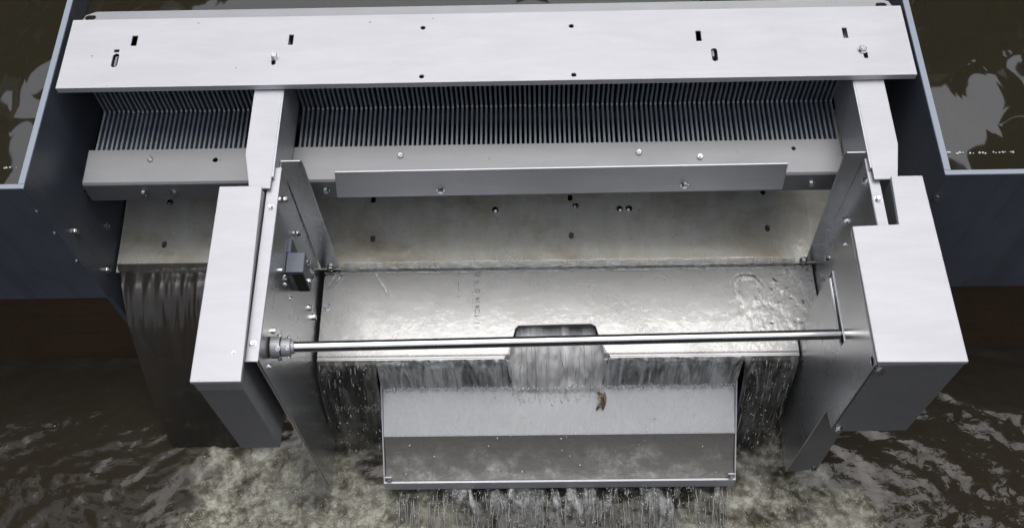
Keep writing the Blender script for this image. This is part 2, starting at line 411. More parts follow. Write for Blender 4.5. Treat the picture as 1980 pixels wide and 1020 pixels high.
marks(-.031, -.164, '73 b o nlnoJ 1n')
obj('mill_mark', bm, M['ink'], wp); bm = N()
for k in range(9):
    if k not in (3, 7): stroke(bm, -.073 + rr.uniform(-.001, .001), -.160 - k * .0085, 1e-5, -rr.uniform(.004, .007), .0006)
b2 = N()
for k in range(12): stroke(b2, -.041 + rr.uniform(-.001, .001), -.165 - k * .009, rr.uniform(-.002, .002), -rr.uniform(.002, .004), .0005)
obj('mill_mark', bm, M['ink'], wp); obj('mill_mark', b2, M['ink'], wp)

# left side plate: rear end flange, long inner face, top flange, folded in one sheet
bm = N(); box(bm, -.384, -.381, -.566, -.165, -.80, -.034)
lp = obj('side_plate', bm, M['gloss'], frame, .0008)
lp['label'] = 'left inner side plate carrying the dark sensor block'
obj('overlap_panel', prism(N(), [(-.563, -.0345), (-.256, -.0345), (-.256, -.40), (-.29, -.47), (-.563, -.74)], 0, -.3808, -.3785), M['gloss'], lp, .0006)
obj('top_flange', box(N(), -.401, -.3785, -.567, -.172, -.0335, -.030), M['plate'], lp, .0008)
bm = N(); prism(bm, [(-.384, -.034), (-.384, -.026), (-.380, -.0205), (-.344, -.0205), (-.339, -.025), (-.336, -.437), (-.378, -.437), (-.3805, -.034)], 1, -.165, -.1618)
obj('end_flange', bm, M['gloss'], lp, .0008)
for y, z in ((-.215, -.200), (-.215, -.075), (-.232, -.350), (-.30, -.36), (-.30, -.405)): bolt(lp, (-.3785, y, z), (1, 0, 0), .85)
for y in (-.26, -.535): bolt(lp, (-.3905, y, -.030), (0, 0, 1), .7)
bolt(lp, (-.356, -.1655, -.43), (0, -1, .4), .95)
for y, z in ((-.35, -.105), (-.355, -.15), (-.36, -.2)): bolt(lp, (-.3785, y, z), (1, 0, 0), .45)

# right side plate
bm = N(); box(bm, .711, .714, -.36, -.165, -.452, -.034)
rp = obj('side_plate', bm, M['gloss'], frame, .0008); rp['label'] = 'right inner side plate behind the slotted panel'
obj('overlap_panel', box(N(), .7085, .7108, -.36, -.254, -.45, -.0345), M['gloss'], rp, .0006)
obj('top_flange', box(N(), .7085, .728, -.36, -.172, -.0335, -.030), M['plate'], rp, .0008)
bm = N(); prism(bm, [(.7145, -.034), (.7145, -.026), (.710, -.0205), (.676, -.0205), (.671, -.025), (.690, -.432), (.712, -.432), (.711, -.034)], 1, -.165, -.1618)
obj('end_flange', bm, M['gloss'], rp, .0008)
for y, z in ((-.208, -.05), (-.207, -.194), (-.21, -.339)): bolt(rp, (.711, y, z), (-1, 0, 0), .85)
bolt(rp, (.7185, -.262, -.030), (0, 0, 1), .8)
bolt(rp, (.684, -.166, -.425), (0, -1, .4), .95)

# slotted inner panel, reaching from the right housing down to the water
bm = N(); prism(bm, [(-.3315, -.021), (-.5905, -.021), (-.5905, -.325), (-.549, -.335), (-.549, -.715), (-.3315, -.715)], 0, .655, .658)
sp = obj('slotted_panel', bm, M['gloss'], frame, .0008)
hb = N(); prism(hb, [(-.340, -.157), (-.484, -.157), (-.484, -.180), (-.340, -.180)], 0, .64, .68); cut(sp, hb)
bm = N()
for (y0, y1, z0, z1) in ((-.3375, -.34, -.1825, -.1545), (-.4865, -.3375, -.1825, -.180), (-.4865, -.3375, -.157, -.1545)): box(bm, .6535, .655, y0, y1, z0, z1)
obj('slot_rim', bm, M['steel'], sp)
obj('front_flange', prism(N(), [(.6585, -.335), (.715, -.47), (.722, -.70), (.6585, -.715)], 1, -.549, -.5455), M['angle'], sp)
for p in ((.712, -.549, -.69),): bolt(sp, p, (0, -1, 0), .9)
bolt(sp, (.655, -.335, -.065), (-1, 0, 0), .55)

# housings: folded lid on a deep sheet metal body
hl = obj('housing', box(N(), -.480, -.4035, -.6085, -.230, -.346, -.0205), M['dull_shade'], frame, .001); hl['label'] = 'narrow left housing box'
lid = obj('lid', prism(N(), [(-.483, -.2265), (-.4045, -.2265), (-.3965, -.6125), (-.482, -.6125)], 2, -.0185, -.008), M['plate'], hl, .0015)
obj('reflection_band', box(N(), -.479, -.4045, -.6105, -.6087, -.050, -.0205), M['steel'], hl)  # lighter strip added in place of a reflection along the body top
bolt(hl, (-.415, -.56, -.008), (0, 0, 1), .35)
bm = N(); prism(bm, [(.690, -.5895), (.801, -.5895), (.798, -.229), (.7425, -.229), (.7425, -.3325), (.690, -.3325)], 2, -.335, -.0205)
hr = obj('housing', bm, M['dull_shade'], frame, .001); hr['label'] = 'wide right housing box with an L shaped lid'
obj('front_cover', box(N(), .6585, .8005, -.592, -.5898, -.335, -.0205), M['dull_shade'], hr)
lid = obj('lid', prism(N(), [(.655, -.3305), (.7375, -.3275), (.742, -.2255), (.7985, -.2255), (.8035, -.593), (.6545, -.5915)], 2, -.0185, -.008), M['plate'], hr, .0015)
for p in ((.6665, -.592, -.042), (.668, -.592, -.318)): bolt(hr, p, (0, -1, 0), .95)
hb = N(); tube(hb, (.64, -.578, -.036), (.68, -.578, -.036), .008); cut(sp, hb)

# sensor block on the left side plate
bm = N(); prism(bm, [(-.378, -.294), (-.378, -.337), (-.344, -.337), (-.344, -.294)], 2, -.215, -.137)
sb = obj('sensor_block', bm, M['pvc'], frame, .001); sb['label'] = 'dark blue plastic sensor block'
obj('mounting_flange', box(N(), -.3785, -.372, -.2935, -.262, -.222, -.137), M['pvc'], sb, .0006)
obj('cavity_shade', box(N(), -.366, -.346, -.3385, -.3372, -.213, -.142), M['black'], sb)  # thin black plate on the front paints the shade of a recess
for y, z in ((-.33, -.185), (-.30, -.165), (-.30, -.20)): bolt(sb, (-.344, y, z), (1, 0, 0), .7)
bolt(sb, (-.378, -.345, -.14), (0, -1, 0), .6)

# ================================================================== bar racks
def rack(label, x0, n, pitch, limit=100):
    r = thing('bar_rack', label, 'bar rack', (x0, 0, -.165), 'bar racks under the cover plate')
    def bar_bm():
        bm = N(); prism(bm, [(-.06, -.165), (.082, -.165), (.082, -.006), (.058, -.006), (.056, -.146), (.053, -.149), (-.06, -.149)], 0, -.0021, .0021)
        bmesh.ops.recalc_face_normals(bm, faces=bm.faces); return bm
    me = bpy.data.meshes.new('bar'); bm = bar_bm(); bmesh.ops.translate(bm, verts=bm.verts, vec=(0, 0, .165)); bm.to_mesh(me); bm.free(); me.materials.append(M['bar'])
    rest = N()
    for i in range(n):
        x = i * pitch + random.uniform(-.0004, .0004)
        if i < limit:
            o = bpy.data.objects.new('bar', me); COL.objects.link(o); o.parent = r; o.location = (x, random.uniform(-.001, .001), random.uniform(-.0006, .0006)); o.rotation_euler = (0, random.uniform(-.012, .012), 0)
        else:
            t = bmesh.new(); t.from_mesh(me); bmesh.ops.translate(t, verts=t.verts, vec=(x, 0, 0)); tm = bpy.data.meshes.new('t'); t.to_mesh(tm); t.free(); rest.from_mesh(tm); bpy.data.meshes.remove(tm)
    if n > limit:
        bmesh.ops.translate(rest, verts=rest.verts, vec=base_of(r))
        o = obj('bars', rest, M['bar'], r); o['kind'] = 'stuff'
    return r
rack('short steel bar rack between the dark left panel and the left arm', -.797, 41, .01)
rack('long steel bar rack spanning between the two white arms', -.381, 110, .01)

# ================================================================== cross tube
A = Vector((-.348, -.509, -.100)); B = Vector((.657, -.4655, -.168))
ct = thing('cross_tube', 'polished steel tube crossing over the weir from clamp to slot', 'tube', tuple((A + B) / 2))
bm = N(); tube(bm, A, B, .0095, seg=32, cap=False); obj('tube', bm, M['tube'], ct, smooth=True)
d = (B - A).normalized()
bm = N(); tube(bm, A - d * .029, A - d * .012, .0200, seg=24); tube(bm, A - d * .010, A + d * .006, .0170, seg=24); tube(bm, A - d * .030, A + d * .012, .0125, seg=20)
cl = obj('clamp', bm, M['dull_shade'], ct, .0008)
for k in range(4):
    a = k * PI / 2 + .5; off = Vector((0, math.cos(a), math.sin(a)))
    bolt(cl, A - d * .014 + off * .0190, off, .55); bolt(cl, A + d * .002 + off * .0160, off, .45)
for dy, dz in ((.034, -.004), (-.034, -.006)): bolt(cl, (-.3785, A.y + dy, A.z + dz), (1, 0, 0), .6)

# ================================================================== catch tray
tr = thing('catch_tray', 'sloping steel catch tray with thin bright rims under the weir lip', 'catch tray', (.144, -.48, -.70))
X0, X1 = -.25, .538
def rimz(y): return -.562 + (y + .392) * (.139 / .178)
up = [(-.388, -.582), (-.482, -.637), (-.482, -.641), (-.388, -.586)]
obj('upper_panel', prism(N(), up, 0, X0 + .003, X1 - .003), M['tray'], tr)
lo = [(-.4825, -.6375), (-.4845, -.6385), (-.500, -.690), (-.567, -.722), (-.567, -.726), (-.498, -.694), (-.4825, -.6445)]
obj('lower_panel', prism(N(), lo, 0, X0 + .003, X1 - .003), M['tray'], tr)
for x0 in (X0, X1 - .0025):
    obj('side_wall', prism(N(), [(-.388, rimz(-.388)), (-.570, rimz(-.570)), (-.570, -.740), (-.500, -.705), (-.482, -.660), (-.388, -.600)], 0, x0, x0 + .0025), M['plate'], tr)
bm = N(); prism(bm, [(-.5675, -.698), (-.5725, -.698), (-.5725, -.7035), (-.572, -.745), (-.5695, -.745), (-.5695, -.7035), (-.5675, -.7035)], 0, X0, X1)
obj('front_rim', bm, M['plate'], tr, .0006)
for x, s in ((X0 + .0125, 1), (X1 - .0125, -1)):
    t = obj('corner_tab', box(N(), x - .007, x + .007, -.5655, -.563, -.735, -.678), M['plate'], tr); bolt(t, (x, -.5655, -.690), (0, -1, .3), .65)
wl = obj('tray_water', N(), M['pool'], None)
bm = N(); NX, NY = 260, 34
g = [[None] * (NY + 1) for _ in range(NX + 1)]
for i in range(NX + 1):
    for j in range(NY + 1):
        x = X0 + .004 + (X1 - X0 - .008) * i / NX; y = -.4845 - (.0825) * j / NY
        z = -.637 - .0600 * (1 - (1 - j / NY) ** 1.9)
        z += .0011 * noise.noise((x * 30, y * 45, 3)) * min(1, j / 9) + .0005 * noise.noise((x * 110, y * 110, 8)) * min(1, j / 6)
        g[i][j] = bm.verts.new((x, y, z))
for i in range(NX):
    for j in range(NY): bm.faces.new((g[i][j], g[i + 1][j], g[i + 1][j + 1], g[i][j + 1]))
bm.to_mesh(wl.data); bm.free(); wl['kind'] = 'structure'
at = wl.data.attributes.new('foam', 'FLOAT', 'POINT')
at.data.foreach_set('value', [max(0, min(1, (.25 + 1.1 * noise.fractal((v.co.x * 11, v.co.y * 16, 5), .7, 2, 5)) * min(1, max(0, (-.490 - v.co.y) / .05)))) for v in wl.data.vertices])
for p in wl.data.polygons: p.use_smooth = True

# dead leaf on the tray
bm = N()
def leaf_blade(bm, c, ang, L, W, n=8):
    ca, sa = math.cos(ang), math.sin(ang); rows = []
    for k in range(n + 1):
        t = k / n; w = W * math.sin(PI * min(1, t * .93 + .06)) ** .8
        row = []
        for s in (-1, 0, 1):
            u = L * (t - .5); v = s * w
            x = c[0] + u * sa + v * ca; up_ = u * ca - v * sa
            y = c[1] + up_ * .86; z = c[2] + up_ * .5 + .004 * abs(s) + .006 * math.sin(t * 4)
            row.append(bm.verts.new((x, y, z)))
        rows.append(row)
    for a_, b_ in zip(rows, rows[1:]):
        for q in range(2): bm.faces.new((a_[q], a_[q + 1], b_[q + 1], b_[q]))
LC = (.2445, -.421, -.598)
leaf_blade(bm, LC, .12, .042, .0055); leaf_blade(bm, (LC[0] - .007, LC[1] + .006, LC[2] + .010), -.5, .026, .004); leaf_blade(bm, (LC[0] - .008, LC[1] - .010, LC[2] - .006), .75, .026, .004)
lf = obj('dead_leaf', bm, M['leaf'], smooth=True)
lf.modifiers.new('thick', 'SOLIDIFY').thickness = .0008
tag(lf, 'small brown curled dead leaf lying on the catch tray', 'leaf')

# ================================================================== dam walls
def dam(side):
    s = -1 if side == 'left' else 1
    xi = -.841 if s < 0 else .836          # inner face of the cheek panel
    t = .0125
    r = thing('dam_wall', 'dark blue plastic dam wall with pale top edge on the %s of the steel frame' % side, 'dam wall', (xi + s * .4, -.22, -.8), 'dam walls either side of the frame')
    x0, x1 = sorted((xi, xi + s * t))
    ck = obj('cheek_panel', box(N(), x0, x1, -.220, .9, -.80, -.0022), M['pvc'], r)
    obj('top_edge', box(N(), x0 + .0006, x1 - .0006, -.2195, .9, -.0022, 0), M['pvc_edge'], ck)
    x0, x1 = sorted((xi + s * t, s * 3.2)) if True else None
    fx0, fx1 = sorted((xi, s * 3.2))
    fp = obj('front_panel', box(N(), fx0, fx1, -.2305, -.2202, -.436, -.0022), M['pvc'], r)
    obj('top_edge', box(N(), fx0, fx1, -.2300, -.2204, -.0022, 0), M['pvc_edge'], fp)
    cb = sorted((xi + s * (t + .001), s * 3.2))
    obj('crest_board', box(N(), cb[0], cb[1], -.2200, -.142, -.5, -.0605), M['timber'], r)
    if s < 0:
        for y, z in ((-.097, -.354), (-.187, -.224), (-.179, -.402)): bolt(ck, (xi, y, z), (1, 0, 0), .85)
        for x, z in ((-.850, -.078), (-.848, -.158), (-.846, -.27)): bolt(fp, (x, -.2305, z), (0, -1, 0), .45)
    else:
        bolt(fp, (.845, -.2305, -.075), (0, -1, 0), .7)
    return r
dam('left'); dam('right')
for x0, x1, w in ((-3.2, -.8415, 'left'), (.8365, 3.2, 'right')):
    tb = obj('timber_sill', box(N(), x0, x1, -.2195, -.10, -1.3, -.4375), M['timber'])
    tag(tb, 'dark brown wet timber sill beneath the blue dam wall on the %s' % w, 'sill', 'timber sills')
bw = obj('back_wall', box(N(), -.84, .8355, -.150, -.10, -1.3, -.46), M['timber'])
tag(bw, 'dark wet back wall behind the falling water under the weir', 'wall')
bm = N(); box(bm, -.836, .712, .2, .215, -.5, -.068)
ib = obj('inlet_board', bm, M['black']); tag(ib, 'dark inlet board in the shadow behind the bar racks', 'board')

# ================================================================== waters
def grid_obj(name, m, xs, ys, zf, kind='structure', foamf=None):
    bm = N(); rows = [[bm.verts.new((x, y, zf(x, y))) for y in ys] for x in xs]
    for i in range(len(xs) - 1):
        for j in range(len(ys) - 1): bm.faces.new((rows[i][j], rows[i + 1][j], rows[i + 1][j + 1], rows[i][j + 1]))
    me = bpy.data.meshes.new(name); bmesh.ops.recalc_face_normals(bm, faces=bm.faces)
    bm.to_mesh(me); bm.free(); me.materials.append(m)
    for p in me.polygons: p.use_smooth = True
    if foamf:
        at = me.attributes.new('foam', 'FLOAT', 'POINT')
        at.data.foreach_set('value', [foamf(v.co.x, v.co.y) for v in me.vertices])
    o = bpy.data.objects.new(name, me); COL.objects.link(o); o['kind'] = kind
    return o
def lin(a, b_, n): return [a + (b_ - a) * i / n for i in range(n + 1)]
def sm(t): t = max(0, min(1, t)); return t * t * (3 - 2 * t)

# pond upstream, in three sheets round the inlet
def pz(x, y): return -.060 + .0007 * noise.noise((x * 6, y * 6, 1)) + .0004 * noise.noise((x * 17, y * 11, 4))
grid_obj('pond_water', M['river_up'], [-14, -6, -3.2] + lin(-1.3, -.8545, 60), lin(-.2195, .9, 110) + [3, 30], pz)
grid_obj('pond_water', M['river_up'], lin(.8495, 1.4, 70) + [3.2, 6, 14], lin(-.2195, .9, 110) + [3, 30], pz)
grid_obj('pond_water', M['river_up'], lin(-.84, .835, 40), lin(.2155, .9, 30) + [3, 30], pz)
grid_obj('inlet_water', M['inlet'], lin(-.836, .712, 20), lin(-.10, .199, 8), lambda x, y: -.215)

# river below the weir
def foamf(x, y):
    f = 0
    for cx, cy, rx, ry, w in ((-.50, -.60, .26, .17, 1), (-.30, -.72, .30, .2, 1), (.66, -.66, .28, .15, 1), (.55, -.50, .14, .2, .7), (-.32, -.52, .1, .2, .7), (-.62, -.49, .16, .06, .7)):
        d = ((x - cx) / rx) ** 2 + ((y - cy) / ry) ** 2
        f = max(f, w * sm(1.35 - d))
    if f > 0: f = sm((f - .40 + .55 * noise.fractal((x * 13, y * 15, 2), .75, 2.1, 5)) / .62) * (.4 + .6 * f)
    return max(0, min(1, f))
def rz(x, y):
    wx = x + .05 * noise.noise((x * 4, y * 4, 9)); wy = y + .05 * noise.noise((x * 4, y * 4, 19))
    u = wx * .85 + wy * (.55 if x < 0 else -.55); v = wy * 1.0 - wx * (.35 if x < 0 else -.35)
    h = .0040 * noise.noise((u * 5.0, v * 9, 0)) + .0026 * noise.noise((u * 13, v * 22, 5)) + .0013 * noise.noise((u * 30, v * 48, 7)) + .0005 * noise.noise((u * 70, v * 110, 2))
    f = foamf(x, y)
    h += f * (.0026 * noise.noise((x * 22, y * 22, 3)) + .0016 * noise.noise((x * 60, y * 60, 6)))
    return -.782 + h
grid_obj('river_water', M['river_dn'], [-14, -5, -2.5] + lin(-1.5, 1.5, 480) + [2.5, 5, 14], [-30, -6, -2.5, -1.4] + lin(-.95, -.2195, 130), rz, foamf=foamf)
gd = grid_obj('ground', M['mud'], [-400, -60, -12, 12, 60, 400], [-400, -60, -10, 10, 60, 400], lambda x, y: -1.4 if abs(x) < 13 else .6)

# running film on the floor and the weir plate
def film_floor(x, y):
    return fz(y) + .006 + .0012 * noise.noise((x * 14, y * 8, 2)) - .003 * sm((-.155 - y) / .012)
grid_obj('running_water', M['film'], lin(-.833, .708, 300), lin(-.168, .2, 60), film_floor, foamf=lambda x, y: max(0, .30 * noise.noise((x * 14, y * 9, 3)) + .12) * sm((.02 - y) / .12))
def ripple(x, y, cx, cy, n=5, r0=.012, a=.00022):
    d = math.hypot((x - cx), (y - cy)) + .004 * noise.noise((x * 30, y * 30, cx * 9)); a *= max(0, .3 + noise.noise((x * 35, y * 35, 4 + cx)) * 1.6); return a * math.cos(d * 2 * PI / r0) * math.exp(-d / .028)
def film_weir(x, y):
    z = -.4455 + .0006 * noise.noise((x * 18, y * 12, 2)) + .0003 * noise.noise((x * 60, y * 40, 2))
    for cx, cy in ((.033, -.215), (.075, -.20), (.20, -.225), (.26, -.208), (.36, -.21), (.12, -.19)): z += ripple(x, y, cx, cy)
    # standing bow wave over an obstacle
    d = math.hypot((x - .560) / .9, (y + .225)); 
    if y < -.19: z += .0016 * (1 + noise.noise((x * 60, y * 60, 2))) * math.exp(-((d - .030) / .008) ** 2) * sm((y + .275) / .05) + .0012 * noise.noise((x * 90, y * 60, 1)) * math.exp(-(abs(x - .56) / .035) ** 2) * sm((-.2 - y) / .03)
    # rough water along the right side and off the corners
    k = sm((x - .60 + (y + .17) * -.35) / .03) * sm((.72 - x) / .01); z += k * (.0012 * noise.noise((x * 55, y * 55, 4)) + .0007 * noise.noise((x * 120, y * 120, 4)) + .001)
    k = math.exp(-((x + .25 + (y + .17) * .55) / .006) ** 2) * sm((y + .25) / .05); z += .0015 * k
    k = math.exp(-((x + .335 + (y + .19) * -.6) / .006) ** 2) * sm((y + .235) / .05); z += .0015 * k
    return z - .020 * sm((-.372 - y) / .006)
def white_weir(x, y):
    w = .55 * math.exp(-((y + .1715 + .003 * noise.noise((x * 25, 0, 0))) / .0028) ** 2)
    jit = .010 * noise.noise((x * 22, y * 22, 5)); yy = -.165 - y
    w = max(w, .75 * sm((x - .628 + yy * .75 + jit) / .05) * (.55 + .6 * noise.noise((x * 30, y * 22, 8))) * sm((.30 + y + .03) / .05))
    for bx, sl, by in ((-.262, .55, .070), (-.338, -.6, .05)):
        w = max(w, .75 * math.exp(-((x - bx - yy * sl + jit * .3) / .0035) ** 2) * sm((by - yy) / .02))
    d = math.hypot((x - .560) / .9, (y + .228))
    w = max(w, .7 * math.exp(-((d - .031 + jit * .4) / .006) ** 2) * sm((y + .262) / .04), .55 * math.exp(-((d - .044 + jit * .4) / .004) ** 2) * sm((y + .235) / .03))
    w = max(w, .45 * math.exp(-((abs(x - .56) - .018 - .06 * max(0, -.235 - y)) / .006) ** 2) * sm((-.215 - y) / .03) * sm((y + .31) / .05))
    for cx, cy, rr_ in ((.033, -.215, .022), (.075, -.205, .016), (.20, -.222, .020), (.28, -.21, .012), (.02, -.19, .014), (.37, -.20, .012)):
        dd = math.hypot(x - cx, (y - cy) * 1.2); w = max(w, .42 * math.exp(-((dd - rr_) / .0022) ** 2) * sm((y - cy + .004) / .012) * max(0, .5 + noise.noise((x * 40, y * 40, cx * 20))))
    w = max(w, .5 * sm((-.366 - y + jit * .3) / .006))
    w = min(1, w * 1.35)
    w = max(w, .34 * (noise.fractal((x * 7, y * 9, 12), .7, 2, 4) + .12))
    return max(0, min(1, w))
fw = grid_obj('running_water', M['film'], lin(-.371, .706, 590), lin(-.3795, -.167, 150), film_weir, foamf=white_weir)
bm = bmesh.new(); bm.from_mesh(fw.data)
dead = []
for f in bm.faces:
    c = f.calc_center_median()
    e = (c.y + .303) * .22
    if c.x > .652 and c.y < -.332: dead.append(f); continue
    if c.y < -.302 and .054 + e < c.x < .224 - e: dead.append(f)
bmesh.ops.delete(bm, geom=dead, context='FACES'); bm.to_mesh(fw.data); bm.free()

def lerp(p, t):
    t *= len(p) - 1; i = min(int(t), len(p) - 2); return p[i] + (p[i + 1] - p[i]) * (t - i)
def fall_sheet(name, m, path, x0s, x1s, nx, seed, amp=.003, jag=0):
    """sheet following path [(y,z),...]; x edges interpolate along it"""
    n = 40; P = []
    for k in range(n + 1):
        t = k / n * (len(path) - 1); i = min(int(t), len(path) - 2); f = t - i
        P.append((path[i][0] * (1 - f) + path[i + 1][0] * f, path[i][1] * (1 - f) + path[i + 1][1] * f))
    bm = N(); uv = bm.loops.layers.uv.new('UVMap'); rows = []
    for k, (y, z) in enumerate(P):
        t = k / n; row = []
        for i in range(nx + 1):
            s = i / nx; x = lerp(x0s, t) * (1 - s) + lerp(x1s, t) * s
            w = amp * min(1, t * 4) * (noise.noise((x * 50, t * 4, seed)) + .5 * noise.noise((x * 130, t * 9, seed)))
            v = bm.verts.new((x, y - w * .9, z + w * .5)); row.append((v, x, t))
        rows.append(row)
    for a_, b_ in zip(rows, rows[1:]):
        for i in range(nx):
            q = (a_[i], a_[i + 1], b_[i + 1], b_[i]); f = bm.faces.new([t_[0] for t_ in q])
            for l, t_ in zip(f.loops, q): l[uv].uv = (t_[1] + seed * .37, t_[2])
    o = obj(name, bm, m, smooth=True); o['kind'] = 'structure'; return o
def parab(y0, z0, y1, z1, n=8, p=.55):
    return [(y0 + (y1 - y0) * (k / n) ** p, z0 + (z1 - z0) * (k / n)) for k in range(n + 1)]
def para2(y0, z0, y1, z1, n=10):
    return [(y0 + (y1 - y0) * k / n, z0 + (z1 - z0) * (k / n) ** 2) for k in range(n + 1)]
# smooth dark fall left of the frame
fall_sheet('waterfall', M['fall_dark'], [(-.150, -.4285), (-.166, -.431)] + para2(-.172, -.435, -.455, -.785), (-.834, -.770), (-.46, -.60), 120, 1, .004)
# falls over the weir lip, either side of the notch and on into the tray or past it
lipL = para2(-.3805, -.452, -.465, -.79)
fall_sheet('waterfall', M['fall_side'], lipL, (-.371, -.376), (-.2445, -.251), 90, 2, .006)
fall_sheet('waterfall', M['fall_side'], lipL, (.5355, .541), (.651, .640), 90, 3, .007)
lipM = para2(-.3805, -.452, -.3925, -.577)
fall_sheet('waterfall', M['fall_lip'], lipM, (-.245, -.249), (.03, .04), 140, 4, .003)
fall_sheet('waterfall', M['fall_lip'], lipM, (.25, .242), (.5355, .537), 140, 5, .003)
fall_sheet('running_water', M['fall_step'], [(-.156, -.4290), (-.1645, -.4302), (-.1685, -.4345), (-.1705, -.4445)], (-.335, -.335), (.667, .667), 400, 9, .0016)
# plunge through the notch
fall_sheet('waterfall', M['fall_nappe'], [(-.3015, -.4515), (-.306, -.462), (-.314, -.474)] + para2(-.322, -.482, -.404, -.584), (.057, .050, .036, .030, .036, .048), (.220, .228, .244, .250, .246, .236), 100, 6, .005)
# thin white water sliding down the tray
fall_sheet('running_water', M['film_haze'], [(-.384, -.577), (-.4845, -.6360)], (X0 + .004, X0 + .004), (X1 - .004, X1 - .004), 200, 7, .0009)
# curtain of drips off the tray front
fall_sheet('waterfall', M['fall_drip'], para2(-.5735, -.742, -.66, -.795), (X0 + .02, X0 + .03), (X1 - .02, X1 - .01), 260, 8, .008)

# strands and drops
def strands(name, n, xr, path, seed, rmin, rmax, lmin, lmax, spread=.006):
    r = random.Random(seed); bm = N()
    for _ in range(n):
        x = r.uniform(*xr); t0 = r.uniform(0, 1 - lmin); t1 = min(1, t0 + r.uniform(lmin, lmax)); ra = r.uniform(rmin, rmax)
        prev = None; K = 7; ph = r.uniform(0, 6); oy = r.uniform(-spread, spread)
        rings = []
        for k in range(K + 1):
            t = t0 + (t1 - t0) * k / K; f = t * (len(path) - 1); i = min(int(f), len(path) - 2); f -= i
            y = path[i][0] * (1 - f) + path[i + 1][0] * f - .004 + oy * t; z = path[i][1] * (1 - f) + path[i + 1][1] * f
            xx = x + .0012 * math.sin(ph + t * 7) + .0006 * math.sin(ph * 3 + t * 23)
            rad = ra * (.25 + math.sin(PI * (k + .3) / (K + .6))) * r.uniform(.6, 1.2)
            rings.append([bm.verts.new((xx + rad * math.cos(q * PI / 2.5), y + rad * math.sin(q * PI / 2.5), z)) for q in range(5)])
        for a_, b_ in zip(rings, rings[1:]):
            for q in range(5): bm.faces.new((a_[q], a_[(q + 1) % 5], b_[(q + 1) % 5], b_[q]))
    o = obj(name, bm, M['strand'], smooth=True); o['kind'] = 'stuff'; return o
strands('water_strands', 230, (X0 + .02, X1 - .01), para2(-.5735, -.735, -.66, -.79), 1, .0004, .0011, .15, .7, .012)
strands('water_strands', 70, (.545, .645), lipL, 2, .0004, .0014, .04, .16, .03)
strands('water_strands', 26, (-.37, -.26), lipL, 3, .0004, .0014, .04, .16, .03)
strands('water_strands', 80, (-.245, .535), lipM, 4, .0004, .0009, .2, .7, .004)
strands('water_strands', 22, (.06, .225), [(-.308, -.458)] + para2(-.316, -.462, -.414, -.587), 5, .0004, .0009, .3, .8, .004)

def drops(name, spots):
    bm = N()
    for (p, r_, st) in spots:
        mtx = Matrix.Translation(p) @ Matrix.Rotation(random.uniform(-.5, .5), 4, 'X') @ Matrix.Diagonal((r_, r_, r_ * st, 1))
        bmesh.ops.create_icosphere(bm, subdivisions=1, radius=1, matrix=mtx)
    o = obj(name, bm, M['drop'], smooth=True); o['kind'] = 'stuff'; return o
sp_ = []; r = random.Random(11)
for _ in range(950):       # splash crown where the falls meet the tray
    x = r.uniform(X0, X1); sp_.append(((x, -.394 - r.random() * .008, -.580 + abs(r.gauss(0, .007))), r.uniform(.0006, .0019), r.uniform(.8, 4)))
for _ in range(160):
    x = r.uniform(.04, .245); sp_.append(((x, -.412 + r.gauss(0, .006), -.592 + r.gauss(0, .006)), r.uniform(.0005, .0016), r.uniform(1, 4)))
for _ in range(34):
    x = r.uniform(X0, X1); y = r.uniform(-.56, -.40); sp_.append(((x, y, (-.580 + (y + .388) * .585 if y > -.482 else -.636 + (y + .482) * .75) + .003 + r.random() ** 2 * .03), r.uniform(.0008, .0022), r.uniform(1, 2)))
for _ in range(260):
    x = r.choice((r.uniform(-.37, -.26), r.uniform(.55, .64))); t = r.random(); sp_.append(((x, -.40 - .07 * t + r.gauss(0, .01), -.47 - .3 * t), r.uniform(.0005, .0017), r.uniform(1, 5)))
for _ in range(500):
    t = r.random(); sp_.append(((r.uniform(X0 + .02, X1 - .02), -.575 - .085 * t + r.gauss(0, .008), -.73 - .055 * t * t), r.uniform(.0004, .0015), r.uniform(1, 5)))
for _ in range(1300):       # bubbles and spatter on the churned river
    x, y = r.uniform(-.75, .95), r.uniform(-.85, -.46)
    if foamf(x, y) > .35 + r.random() * .3: sp_.append(((x, y, rz(x, y) + .001), r.uniform(.0005, .0016) * (1 + (r.random() < .06)), r.uniform(.5, 1.0)))
for _ in range(26): 
    x, y = r.uniform(-.33, .68), r.uniform(-.15, 0); sp_.append(((x, y, fz(y) + .007), r.uniform(.001, .0022), .6))
for _ in range(60):
    sp_.append(((r.uniform(-.37, -.25), -.50 + r.gauss(0, .006) * 0 - .0 + .08 * r.random() - .01, -.575 + r.gauss(0, .006)), r.uniform(.0008, .0022), 1.3)) if r.random() < .0 else None
for _ in range(60):
    sp_.append(((r.uniform(-.345, -.25), -.425 + r.gauss(0, .004), -.62 + r.gauss(0, .006)), r.uniform(.001, .0026), 1.3))
for _ in range(240):
    x = r.choice((r.uniform(-1.3, -.86), r.uniform(.86, 1.35)))
    if noise.noise((x * 9, 3, 1)) > -.05: sp_.append(((x, -.1415 + r.gauss(0, .0012), -.0595), r.uniform(.0012, .0026), .4))
drops('water_drops', [s for s in sp_ if s])
bm = N(); bmesh.ops.create_icosphere(bm, subdivisions=3, radius=.0055, matrix=Matrix.Translation((-1.065, -.395, rz(-1.065, -.395) + .001)) @ Matrix.Diagonal((1, 1, .6, 1)))
tag(obj('bubble', bm, M['film'], smooth=True), 'single round bubble floating on the dark water at lower left', 'bubble')

